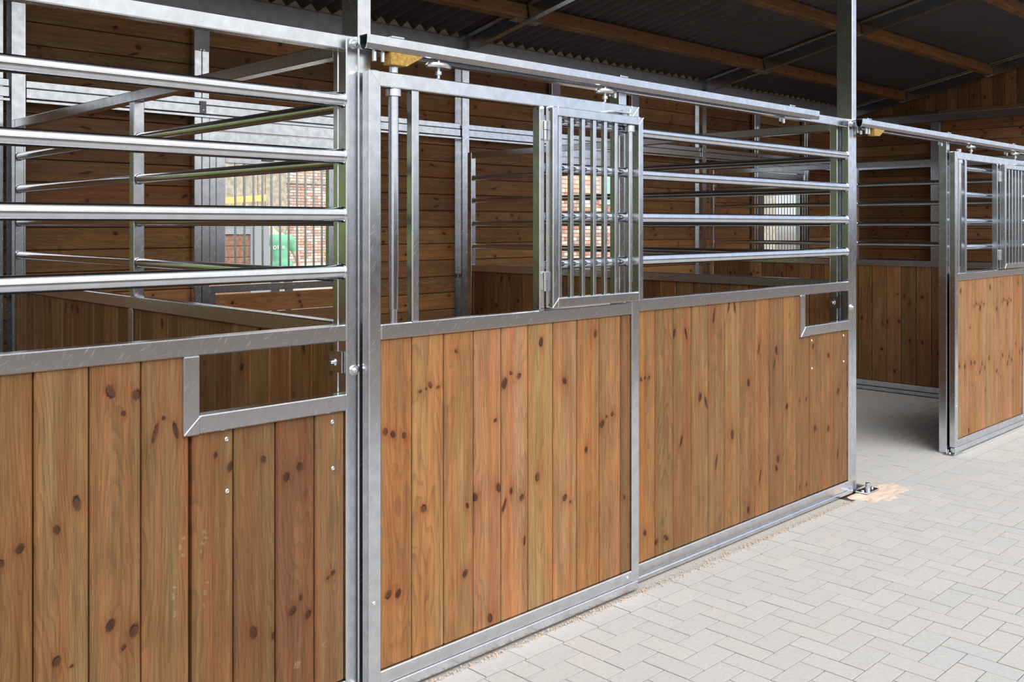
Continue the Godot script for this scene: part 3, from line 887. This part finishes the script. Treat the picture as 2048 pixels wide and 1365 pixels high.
func roof() -> void:
	var c := thing("ceiling", "", "", Vector3(3.6, 3.4, -1.2), "", "structure")
	var z0 := -3.78
	var z1 := 0.4
	var i := 0
	while -5.2 + 1.04 * i < 12.6:
		var under := Sheet.new()
		var over := Sheet.new()
		var x0 := -5.2 + 1.04 * i - 0.03
		const SEG := 66
		var lift := 0.146 + 0.012 * (i % 2)
		var pts := []
		var nor := []
		for k in SEG + 1:
			var x := 1.11 * k / SEG
			var a := TAU * (x0 + x) / 0.13
			pts.append(Vector2(x0 + x, 0.025 * (1.0 + cos(a))))
			nor.append(Vector3(0.025 * TAU / 0.13 * sin(a), 1.0, -SLOPE).normalized())
		for k in SEG:
			var q := []
			var q2 := []
			for e in [[k, z0], [k + 1, z0], [k + 1, z1], [k, z1]]:
				var p: Vector2 = pts[e[0]]
				var b: Vector3 = Vector3(p.x, roof_y(e[1]) + lift + p.y, e[1]) - gp[c]
				q.append(b)
				q2.append(b + Vector3.UP * 0.011)
			under.quad4(q, [-nor[k], -nor[k + 1], -nor[k + 1], -nor[k]])
			over.quad4(q2, [nor[k], nor[k + 1], nor[k + 1], nor[k]])
			over.quad([q[0], q[1], q2[1], q2[0]], Vector3.FORWARD)
			over.quad([q[2], q[3], q2[3], q2[2]], Vector3.BACK)
			if k == 0:
				over.quad([q[0], q[3], q2[3], q2[0]], Vector3.LEFT)
			if k == SEG - 1:
				over.quad([q[1], q[2], q2[2], q2[1]], Vector3.RIGHT)
		var s := part(c, "corrugated_sheet", under.mesh(), M.roof_under, gp[c])
		var o := part(s, "red_top_face", over.mesh(), M.roof_red, gp[c])
		o.set_meta("label", "red outer face and cut edges of the roof sheet")
		i += 1
	# the foam strips that close the waves over the eaves beam
	for n in 4:
		var foam := Sheet.new()
		var xa := 1.888 + BAY * (n - 1) + 0.04
		var steps := 216
		for k in steps:
			var q := []
			var q2 := []
			for e in [k, k + 1]:
				var x: float = xa + (BAY - 0.08) * e / steps
				var top := roof_y(-3.5) + 0.148 + 0.025 * (1.0 + cos(TAU * x / 0.13))
				q.append(Vector3(x, 3.1585, -3.49) - gp[c])
				q2.append(Vector3(x, top, -3.49) - gp[c])
			foam.quad([q[0], q[1], q2[1], q2[0]], Vector3.BACK)
			var d := Vector3(0, 0, -0.03)
			foam.quad([q2[0], q2[1], q2[1] + d, q2[0] + d], Vector3.UP)
			foam.quad([q[0] + d, q[1] + d, q2[1] + d, q2[0] + d], Vector3.FORWARD)
		part(c, "foam_filler", foam.mesh(), M.foam, gp[c])
	part(c, "edge_flashing", box_mesh(Vector3(0.03, 0.012, 4.0), 0.002), M.foam, Vector3(12.41, roof_y(-1.6) + 0.149, -1.6), Basis(Vector3(1, 0, 0), -atan(SLOPE)))
	# rafters with the shoes that hold the purlins
	var names := ["galvanised roof rafter over the partition at the left edge", "galvanised roof rafter over the post at the left of the near sliding door", "galvanised roof rafter over the partition right of the near stall", "galvanised roof rafter over the far partition, crossing behind the tall post", "dark roof rafter running along the end wall boards"]
	var tilt := Basis(Vector3(1, 0, 0), -atan(SLOPE))
	for n in 5:
		var x := 1.888 + BAY * (n - 1)
		var r := thing("roof_rafter", names[n], "beam", Vector3(x, 3.2, -1.1), "roof rafters")
		var zm := -1.6
		part(r, "beam", extrude(beam_outline(0.066, 0.14, 0.006, 0.009), 3.85), M.zinc, Vector3(x, roof_y(zm) + 0.0715, zm), tilt)
		for pz in PURLINS:
			var sh := part(r, "purlin_shoe", box_mesh(Vector3(0.30, 0.005, 0.075), 0.001), M.zinc, Vector3(x, roof_y(pz) + 0.0115, pz), tilt)
			for s in [-1, 1]:
				var sd := part(sh, "shoe_side", box_mesh(Vector3(0.10, 0.075, 0.004), 0.001), M.zinc, Vector3(x + 0.10 * s, roof_y(pz) + 0.052, pz + 0.0385), Basis())
				sd.set_meta("label", "dark side plate of the purlin shoe")
	var spans := ["left of the near stall", "over the near stall", "over the open stall", "over the farthest stall"]
	for n in 4:
		for k in PURLINS.size():
			var pz: float = PURLINS[k]
			var xa := 1.888 + BAY * (n - 1) + 0.012
			var xb := 1.888 + BAY * n - 0.012
			var p := thing("timber_purlin", "timber roof purlin %s, %s one counted from the eaves" % [spans[n], ["first", "second", "third", "fourth"][k]], "purlin", Vector3((xa + xb) / 2, roof_y(pz), pz), "timber roof purlins")
			part(p, "timber", board_mesh(0.118, xb - xa, 0.072, (n * 5 + k * 3) % 18, 0.0, k % 2 == 0), M.wood_b, Vector3((xa + xb) / 2, roof_y(pz) + 0.078, pz), tilt * FACING.hz)
	var e := thing("eaves_beam", "grey steel beam along the top of the back wall under the roof sheets", "beam", Vector3(3.6, 3.05, -3.48))
	for n in 4:
		var xa := 1.888 + BAY * (n - 1) + 0.036
		box(e, "beam_length", M.sheet_steel, xa, xa + BAY - 0.072, 2.94, 3.158, -3.53, -3.44, 0.008)


const PURLINS := [-2.735, -1.672, -0.609, 0.25]


# ------------------------------------------------------------------ floor
func paver_block(s: Sheet, mid: Vector3, size: Vector2, col := Color.WHITE) -> void:
	s.block(mid, Vector3(size.x - 0.0042, 0.05, size.y - 0.0042), 0.001, col, false)


func seen_area(x0: float, x1: float, z0: float, z1: float) -> float:
	var pts := []
	for p in [Vector2(x0, z0), Vector2(x1, z0), Vector2(x1, z1), Vector2(x0, z1)]:
		var d: Vector2 = p - Vector2(0, EYE.z)
		var f := d.dot(Vector2(0.7002, -0.7139))
		if f < 0.3:
			return 0.0
		var q := Vector2(1024 + FOCAL * d.dot(Vector2(0.7139, 0.7002)) / f, HORIZON + FOCAL * EYE.y / f)
		if q.x < -20 or q.x > 2068 or q.y > 1385:
			return 0.0
		pts.append(q)
	var a := 0.0
	for i in 4:
		a += pts[i].cross(pts[(i + 1) % 4])
	return absf(a) / 2


func pavers() -> void:
	var f := thing("floor", "", "", Vector3(4, 0, 1), "", "structure")
	box(f, "bedding", M.joint_sand, -5.4, 12.7, -0.3, -0.010, -3.6, 4.2, 0.0)
	var all := []
	for j in range(0, 33):
		for i in range(-62, 92):
			var x := 3.457 + 0.1 * i
			var z := 0.179 + 0.1 * j
			var k := posmod(i + j - 6, 4)         # two cells along x, then two along z: a herringbone
			if k == 0:
				all.append([x, x + 0.2, z, z + 0.1])
			elif k == 2:
				all.append([x, x + 0.1, z, z + 0.2])
			elif k == 3 and j == 0:
				all.append([x, x + 0.1, z, z + 0.1])    # cut halves against the edge course
	for i in range(-29, 48):
		all.append([3.072 + 0.2 * i, 3.272 + 0.2 * i, 0.077, 0.177])
	for j in 34:                                # inside the open stall the rows run straight
		for i in range(-1, 20):
			var x := 5.49 + 0.2 * i + (0.1 if j % 2 else 0.0)
			var z := 0.073 - 0.1 * (j + 1)
			if x > 5.40 and x < 9.1:
				all.append([x, x + 0.2, z, z + 0.1])
	var ranked := []
	for p in all:
		if p[0] > 5.18 and p[1] < 5.75 and p[2] > 0.0 and p[3] < 0.2 and absf((p[0] + p[1]) / 2 - 5.5) < 0.2:
			continue                            # two pavers are left out where the post foot stands in sand
		ranked.append([seen_area(p[0], p[1], p[2], p[3]), p])
	ranked.sort_custom(func(a, b): return a[0] > b[0])
	var meshes := {}
	var rest := Sheet.new()
	var r := RandomNumberGenerator.new()
	r.seed = 5
	var tints := []
	for k in 5:
		tints.append((M["paver_%d" % k].albedo_color as Color).srgb_to_linear())
	for i in ranked.size():
		var p: Array = ranked[i][1]
		var size := Vector2(p[1] - p[0], p[3] - p[2])
		var mid := Vector3((p[0] + p[1]) / 2, -0.025 - r.randf() * 0.0012, (p[2] + p[3]) / 2)
		var k := [0, 0, 1, 1, 2, 3, 3, 4][r.randi() % 8] as int
		if i < 300:
			var key := "%.2f %.2f" % [size.x, size.y]
			if not meshes.has(key):
				var s := Sheet.new()
				paver_block(s, Vector3.ZERO, size)
				meshes[key] = s.mesh()
			part(f, "paver", meshes[key], M["paver_%d" % k], mid, Basis(Vector3(1, 0, 0), r.randf_range(-0.004, 0.004)) * Basis(Vector3(0, 0, 1), r.randf_range(-0.004, 0.004)))
		else:
			paver_block(rest, mid - gp[f], size, tints[k])
	var o := part(f, "small_pavers", rest.mesh(), M.paver_mix, gp[f])
	o.set_meta("kind", "stuff")
	# the concrete strip between the edge course and the stall fronts
	var k := thing("concrete_kerb", "pale concrete strip along the foot of the stall fronts", "kerb", Vector3(2, 0, 0.03))
	for i in range(-6, 8):
		box(k, "kerb_stone", M.kerb, 0.02 + 0.6 * i, 0.617 + 0.6 * i, -0.08, -0.0015, -0.06, 0.074, 0.003)
	box(k, "kerb_stone", M.kerb, 4.82, 5.21, -0.08, -0.0015, -0.06, 0.074, 0.003)
	var sand := Sheet.new()
	var nz := FastNoiseLite.new()
	nz.seed = 3
	nz.frequency = 2.2
	var mid := Vector3(5.53, -0.003, 0.115)
	const N := 26
	for a in N:
		for b in N:
			var q := []
			for e in [[a, b], [a + 1, b], [a + 1, b + 1], [a, b + 1]]:
				var u := Vector2(e[0], e[1]) / N * 2.0 - Vector2.ONE
				var fall := 1.0 - smoothstep(0.55, 1.0, maxf(absf(u.x), absf(u.y)) + nz.get_noise_2d(u.x * 0.8, u.y * 0.8) * 0.3)
				q.append(Vector3(u.x * 0.30, -0.012 + fall * (0.015 + 0.006 * nz.get_noise_2d(u.x + 9, u.y)), u.y * 0.15))
			var nn: Vector3 = (q[3] - q[0]).cross(q[1] - q[0]).normalized()
			sand.quad(q, nn)
	var sp := thing("sand_patch", "pinkish sand around the foot plate of the far post where pavers are missing", "sand", mid, "", "stuff")
	part(sp, "sand_heap", sand.mesh(), M.sand, mid)
	# crumbs of sand along the kerb joint
	var crumbs := Sheet.new()
	r.seed = 8
	for i in 900:
		var x := r.randf_range(1.9, 5.2)
		var zz := 0.078 + r.randfn(0.0, 0.012) * (1.6 if x > 3.2 and x < 4.2 else 0.7)
		var g := r.randf_range(0.0012, 0.0034)
		crumbs.block(Vector3(x, g * 0.8, zz) - Vector3(3.5, 0, 0.08), Vector3(g, g, g) * 1.6, 0.0, Color.WHITE, false, Basis(Vector3.UP, r.randf() * 3.0))
	var cr := thing("loose_sand", "loose sand crumbs in the joint along the concrete strip", "sand", Vector3(3.5, 0, 0.08), "", "stuff")
	part(cr, "crumbs", crumbs.mesh(), M.sand, Vector3(3.5, 0, 0.08))


func floor_guide(label: String, x: float, z: float) -> void:
	var t := thing("floor_guide", label, "bracket", Vector3(x, 0, z), "door guides on the floor")
	part(t, "plate", box_mesh(Vector3(0.16, 0.006, 0.075), 0.002), M.zinc, Vector3(x, 0.006, z))
	rod(t, "guide_pin", M.zinc, Vector3(x + 0.005, 0.008, z), Vector3(x + 0.005, 0.048, z), 0.014)
	for s in [-1, 1]:
		rod(t, "anchor_bolt", M.bright_zinc, Vector3(x + 0.06 * s, 0.008, z), Vector3(x + 0.06 * s, 0.018, z), 0.008, 0.0, 6)


# ------------------------------------------------------------------ outside
func bricks(parent: Node3D, x0: float, x1: float, y0: float, y1: float, z: float, l: float, h: float, tones: Array, sd: int) -> void:
	var s := Sheet.new()
	var r := RandomNumberGenerator.new()
	r.seed = sd
	var row := 0
	var y := y0
	while y < y1:
		var x := x0 - (l / 2 if row % 2 else 0.0)
		while x < x1:
			var a := maxf(x, x0)
			var b := minf(x + l - 0.012, x1)
			if b - a > 0.02:
				var c: Color = tones[r.randi() % tones.size()]
				s.block(Vector3((a + b) / 2, y + h / 2, z + r.randf() * 0.004) - gp[parent], Vector3(b - a, h - 0.012, 0.05), 0.003, (c * r.randf_range(0.85, 1.12)).srgb_to_linear(), true)
			x += l
		y += h
		row += 1
	var o := part(parent, "brickwork", s.mesh(), M.brick, gp[parent])
	o.set_meta("kind", "stuff")


func outside() -> void:
	var yard := thing("yard_ground", "", "", Vector3(5, -0.1, 24), "", "structure")
	box(yard, "soil", M.soil, -50, 60, -0.3, -0.01, 4.2, 60, 0.0)
	var rear := thing("rear_ground", "", "", Vector3(5, -0.1, -30), "", "structure")
	box(rear, "gravel", M.gravel, 3.0, 60, -0.3, -0.06, -60, -3.6, 0.0)
	box(rear, "lawn", M.lawn, -50, 3.0, -0.3, -0.06, -60, -3.6, 0.0)
	# across the yard, outside the picture: the board fence that the steel mirrors
	var fe := thing("board_fence", "brown board fence across the yard, mirrored in the steel", "fence", Vector3(14, 0, 12))
	for i in 46:
		box(fe, "fence_board", M.fence_wood, -6 + i * 1.0, -6 + i * 1.0 + 0.985, 0.0, 2.2, 12.0, 12.04, 0.004)
	# behind the stable: the hedge that shows green in the steel
	var he := thing("hedge", "green hedge behind the stable, mirrored in the steel", "hedge", Vector3(-5, 0, -8.5))
	var nz := FastNoiseLite.new()
	nz.seed = 6
	nz.frequency = 0.9
	nz.fractal_octaves = 4
	var lump := func(u: float, v: float) -> Vector3:
		var a := v * PI
		var p := Vector3(lerpf(-9.0, 6.5, u), 4.6 * sin(a * 0.5 + PI / 2 * 0.0), 0.0)
		p = Vector3(p.x, 4.4 * sin(a), 1.2 * cos(a))
		return p + Vector3(0, 0.3, 1.0).normalized() * nz.get_noise_3d(p.x * 2, p.y * 2, p.z * 2) * 0.9
	var hs := Sheet.new()
	for i in 90:
		for j in 26:
			var q := [lump.call(i / 90.0, j / 26.0), lump.call((i + 1) / 90.0, j / 26.0), lump.call((i + 1) / 90.0, (j + 1) / 26.0), lump.call(i / 90.0, (j + 1) / 26.0)]
			var nn: Vector3 = (q[1] - q[0]).cross(q[3] - q[0]).normalized()
			if nn.dot(Vector3(0, q[0].y - 1.0, q[0].z)) < 0:
				nn = -nn
			hs.quad(q, nn)
	part(he, "foliage", hs.mesh(), M.leaves, Vector3(-5, 0, -8.5))
	# the tile-hung brick house seen through the folded door window
	var h := thing("brick_house", "brick house with a band of clay tiles seen through the folded door window", "house", Vector3(17, 0, -12))
	box(h, "wall", M.mortar, 13.5, 17.62, 0.0, 4.2, -12.6, -12.02, 0.0)
	var tones := [Color(0.95, 0.76, 0.67), Color(0.96, 0.84, 0.77), Color(0.97, 0.89, 0.84), Color(0.94, 0.70, 0.59), Color(0.97, 0.92, 0.87)]
	bricks(h, 15.0, 17.58, 0.3, 2.36, -12.0, 0.215, 0.085, tones, 4)
	var tile := box_mesh(Vector3(0.168, 0.14, 0.018), 0.004)
	var r := RandomNumberGenerator.new()
	r.seed = 9
	for j in 9:
		for i in 14:
			part(h, "tile", tile, M["tile_%d" % (r.randi() % 3)], Vector3(15.2 + 0.172 * i + (0.086 if j % 2 else 0.0), 2.40 + 0.1 * j, -11.97 + r.randf() * 0.008), Basis(Vector3(1, 0, 0), -0.16))
	var wn := box(h, "window", M.pale_paint, 17.16, 17.62, 2.08, 2.74, -12.0, -11.9, 0.005)
	box(wn, "pane", M.teal, 17.2, 17.6, 2.13, 2.69, -11.905, -11.895, 0.0)
	# behind the barred window of the near stall: old barn, plank shed, crate and a man
	var b := thing("brick_barn", "mottled red brick barn wall seen through the barred window", "building", Vector3(14.3, 0, -20))
	box(b, "wall", M.mortar, 12.5, 19, 0.0, 6.0, -20.6, -20.02, 0.0)
	bricks(b, 12.7, 16.4, 0.6, 3.6, -20.0, 0.22, 0.078, [Color(0.93, 0.78, 0.71), Color(0.94, 0.83, 0.77), Color(0.92, 0.85, 0.80), Color(0.94, 0.89, 0.85), Color(0.94, 0.75, 0.66)], 14)
	box(b, "ledge", M.weathered, 12.7, 16.4, 2.72, 2.80, -20.0, -19.93, 0.004)
	var sh := thing("plank_shed", "weathered grey plank shed behind the barred window", "building", Vector3(10.5, 0, -18.5))
	for i in 26:
		box(sh, "plank", M.weathered, 7.6 + 0.2 * i, 7.79 + 0.2 * i, 0.0, 4.6, -18.55, -18.5 + 0.012 * (i % 3), 0.004)
	var yb := thing("yellow_beam", "yellow beam lying across the plank shed", "beam", Vector3(9.9, 2.05, -15.6))
	part(yb, "timber", box_mesh(Vector3(2.0, 0.13, 0.1), 0.006), M.yellow_paint, Vector3(9.45, 2.08, -15.7), Basis(Vector3(0, 0, 1), 0.09) * Basis(Vector3.UP, -0.55))
	part(yb, "prop", box_mesh(Vector3(0.1, 2.0, 0.1), 0.006), M.yellow_paint, Vector3(9.6, 1.0, -15.75))
	var cr := thing("wooden_crate", "grey framed box with brown plank side behind the barred window", "crate", Vector3(6.1, 0, -9.4))
	box(cr, "lid", M.pale_paint, 5.3, 6.74, 1.58, 1.65, -9.95, -8.96, 0.006)
	box(cr, "band", M.crate_grey, 5.3, 6.74, 1.46, 1.58, -9.94, -8.98, 0.004)
	box(cr, "corner_post", M.crate_grey, 6.48, 6.76, -0.06, 1.58, -9.2, -8.965, 0.01)
	for i in 10:
		box(cr, "plank", M.crate_wood, 5.3, 6.48, -0.06 + 0.152 * i, -0.06 + 0.152 * i + 0.147, -9.9, -9.0, 0.004)
	var pw := thing("rendered_wall", "pale rendered wall behind the barred window of the farthest stall", "wall", Vector3(18, 0, -8))
	box(pw, "wall", M.weathered, 14.5, 18.3, 0.0, 3.4, -8.3, -8.0, 0.01)


# ------------------------------------------------------------------ the man outside
func person() -> void:
	var base := Vector3(8.44, -0.02, -11.50)
	var t := thing("person", "person in a green printed shirt bending behind the crate, back turned", "person", base)
	var right := Vector3(0.7139, 0, 0.7002)
	var away := Vector3(0.7002, 0, -0.7139)
	var j := {"pelvis": [0.02, 0.95, 0.0, 0.135], "waist": [0.0, 1.12, 0.0, 0.135], "chest": [-0.02, 1.32, 0.01, 0.15], "neck": [-0.15, 1.48, 0.06, 0.062], "head": [-0.25, 1.575, 0.09, 0.088], "crown": [-0.262, 1.63, 0.08, 0.084],
		"sl": [-0.20, 1.385, 0.03, 0.075], "sr": [0.15, 1.345, 0.02, 0.078], "er": [0.245, 1.12, 0.06, 0.046], "wr": [0.27, 0.90, 0.18, 0.033], "el": [-0.29, 1.13, 0.10, 0.046], "wl": [-0.28, 0.92, 0.24, 0.033],
		"hr": [0.11, 0.92, 0.0, 0.098], "hl": [-0.08, 0.92, 0.0, 0.098], "kr": [0.13, 0.52, 0.05, 0.062], "kl": [-0.10, 0.52, 0.05, 0.062], "ar": [0.13, 0.11, 0.0, 0.043], "al": [-0.10, 0.11, 0.0, 0.043], "tr": [0.15, 0.05, 0.17, 0.038], "tl": [-0.12, 0.05, 0.17, 0.038],
		"earr": [-0.165, 1.575, 0.09, 0.02], "nose": [-0.25, 1.565, 0.185, 0.016]}
	for f in 5:                                  # fingers: thumb first
		var o := -0.028 + 0.014 * f
		j["pr%d" % f] = [0.272 + o, 0.84 if f else 0.86, 0.205, 0.013]
		j["qr%d" % f] = [0.272 + o * 1.3, [0.815, 0.775, 0.765, 0.77, 0.785][f], 0.225, 0.0095]
		j["pl%d" % f] = [-0.282 - o, 0.86 if f else 0.88, 0.265, 0.013]
		j["ql%d" % f] = [-0.282 - o * 1.3, [0.835, 0.795, 0.785, 0.79, 0.805][f], 0.285, 0.0095]
	var bones := [["pelvis", "waist"], ["waist", "chest"], ["chest", "neck"], ["neck", "head"], ["head", "crown"], ["chest", "sl"], ["chest", "sr"], ["sr", "er"], ["er", "wr"], ["sl", "el"], ["el", "wl"], ["pelvis", "hr"], ["pelvis", "hl"], ["hr", "kr"], ["hl", "kl"], ["kr", "ar"], ["kl", "al"], ["ar", "tr"], ["al", "tl"], ["head", "earr"], ["head", "nose"]]
	for f in 5:
		bones.append(["wr", "pr%d" % f])
		bones.append(["pr%d" % f, "qr%d" % f])
		bones.append(["wl", "pl%d" % f])
		bones.append(["pl%d" % f, "ql%d" % f])
	const CELL := 0.017
	var field := {}
	var segs := []
	for b in bones:
		var p: Array = j[b[0]]
		var q: Array = j[b[1]]
		segs.append([Vector3(p[0], p[1], p[2]), Vector3(q[0], q[1], q[2]), p[3], q[3]])
	for s in segs:
		var rr: float = maxf(s[2], s[3]) + 0.05
		var lo: Vector3 = (s[0].min(s[1]) - Vector3.ONE * rr) / CELL
		var hi: Vector3 = (s[0].max(s[1]) + Vector3.ONE * rr) / CELL
		var ab: Vector3 = s[1] - s[0]
		var l2 := ab.length_squared()
		for x in range(floori(lo.x), ceili(hi.x)):
			for y in range(floori(lo.y), ceili(hi.y)):
				for z in range(floori(lo.z), ceili(hi.z)):
					var p := Vector3(x, y, z) * CELL
					var h := clampf((p - s[0]).dot(ab) / l2, 0.0, 1.0)
					var d := p.distance_to(s[0] + ab * h) - lerpf(s[2], s[3], h)
					var key := Vector3i(x, y, z)
					if field.has(key):
						var o: float = field[key]
						var k := maxf(0.03 - absf(o - d), 0.0) / 0.03
						field[key] = minf(o, d) - k * k * 0.03 * 0.25
					else:
						field[key] = d
	var verts := {}
	var s := Sheet.new()
	for key: Vector3i in field:
		var sum := Vector3.ZERO
		var n := 0
		for e in [[0, 1], [0, 2], [0, 4], [1, 3], [1, 5], [2, 3], [2, 6], [3, 7], [4, 5], [4, 6], [5, 7], [6, 7]]:
			var a := Vector3i(e[0] & 1, (e[0] >> 1) & 1, e[0] >> 2)
			var b := Vector3i(e[1] & 1, (e[1] >> 1) & 1, e[1] >> 2)
			var va: float = field.get(key + a, 1.0)
			var vb: float = field.get(key + b, 1.0)
			if (va < 0) != (vb < 0):
				sum += Vector3(a).lerp(Vector3(b), va / (va - vb))
				n += 1
		if n:
			verts[key] = (Vector3(key) + sum / n) * CELL
	var skin := Color(0.94, 0.74, 0.67).srgb_to_linear()
	var shirt := Color(0.48, 0.75, 0.60).srgb_to_linear()
	var trouser := Color(0.22, 0.23, 0.28).srgb_to_linear()
	var grad := func(p: Vector3) -> Vector3:
		var k := Vector3i((p / CELL).floor())
		var c: float = field.get(k, 0.0)
		return Vector3(field.get(k + Vector3i(1, 0, 0), c + 0.01) - field.get(k - Vector3i(1, 0, 0), c + 0.01), field.get(k + Vector3i(0, 1, 0), c + 0.01) - field.get(k - Vector3i(0, 1, 0), c + 0.01), field.get(k + Vector3i(0, 0, 1), c + 0.01) - field.get(k - Vector3i(0, 0, 1), c + 0.01)).normalized()
	for key: Vector3i in field:
		var v0: float = field[key]
		for a in 3:
			var step := Vector3i.ZERO
			step[a] = 1
			var v1: float = field.get(key + step, 1.0)
			if (v0 < 0) == (v1 < 0):
				continue
			var u := Vector3i.ZERO
			var w := Vector3i.ZERO
			u[(a + 1) % 3] = 1
			w[(a + 2) % 3] = 1
			var ks := [key, key - u, key - u - w, key - w]
			if not ks.all(func(k): return verts.has(k)):
				continue
			var q := []
			var nn := []
			var sign := 1.0 if v0 < 0 else -1.0
			var mid := Vector3.ZERO
			for k in ks:
				var p: Vector3 = verts[k]
				mid += p / 4
				q.append(right * p.x + Vector3.UP * p.y + away * p.z)
				var gr: Vector3 = grad.call(p)
				nn.append(right * gr.x + Vector3.UP * gr.y + away * gr.z)
			var face := right * (step.x * sign) + Vector3.UP * (step.y * sign) + away * (step.z * sign)
			for i in 4:
				if nn[i].dot(face) < 0.05 or not nn[i].is_finite():
					nn[i] = face
			var col := shirt
			if mid.y < 0.93 and absf(mid.x) < 0.23:
				col = trouser
			if mid.y > 1.455 or (mid.x > 0.215 and mid.y < 1.17) or (mid.x < -0.245 and mid.y < 1.20):
				col = skin
			s.quad4(q, nn, col)
	var m := matter("man", Color.WHITE, 0.8)
	m.vertex_color_use_as_albedo = true
	part(t, "body", s.mesh(), m, base)
	var tm := TextMesh.new()
	var font := SystemFont.new()
	font.font_names = PackedStringArray(["Droid Sans"])
	font.font_weight = 700
	tm.font = font
	tm.text = "UTOR e"
	tm.font_size = 32
	tm.pixel_size = 0.0028
	tm.depth = 0.004
	part(t, "shirt_print", tm, M.white_print, base + right * -0.045 + Vector3.UP * 1.235 - away * 0.148, Basis(right, Vector3.UP, -away) * Basis(Vector3(0, 0, 1), 0.10))
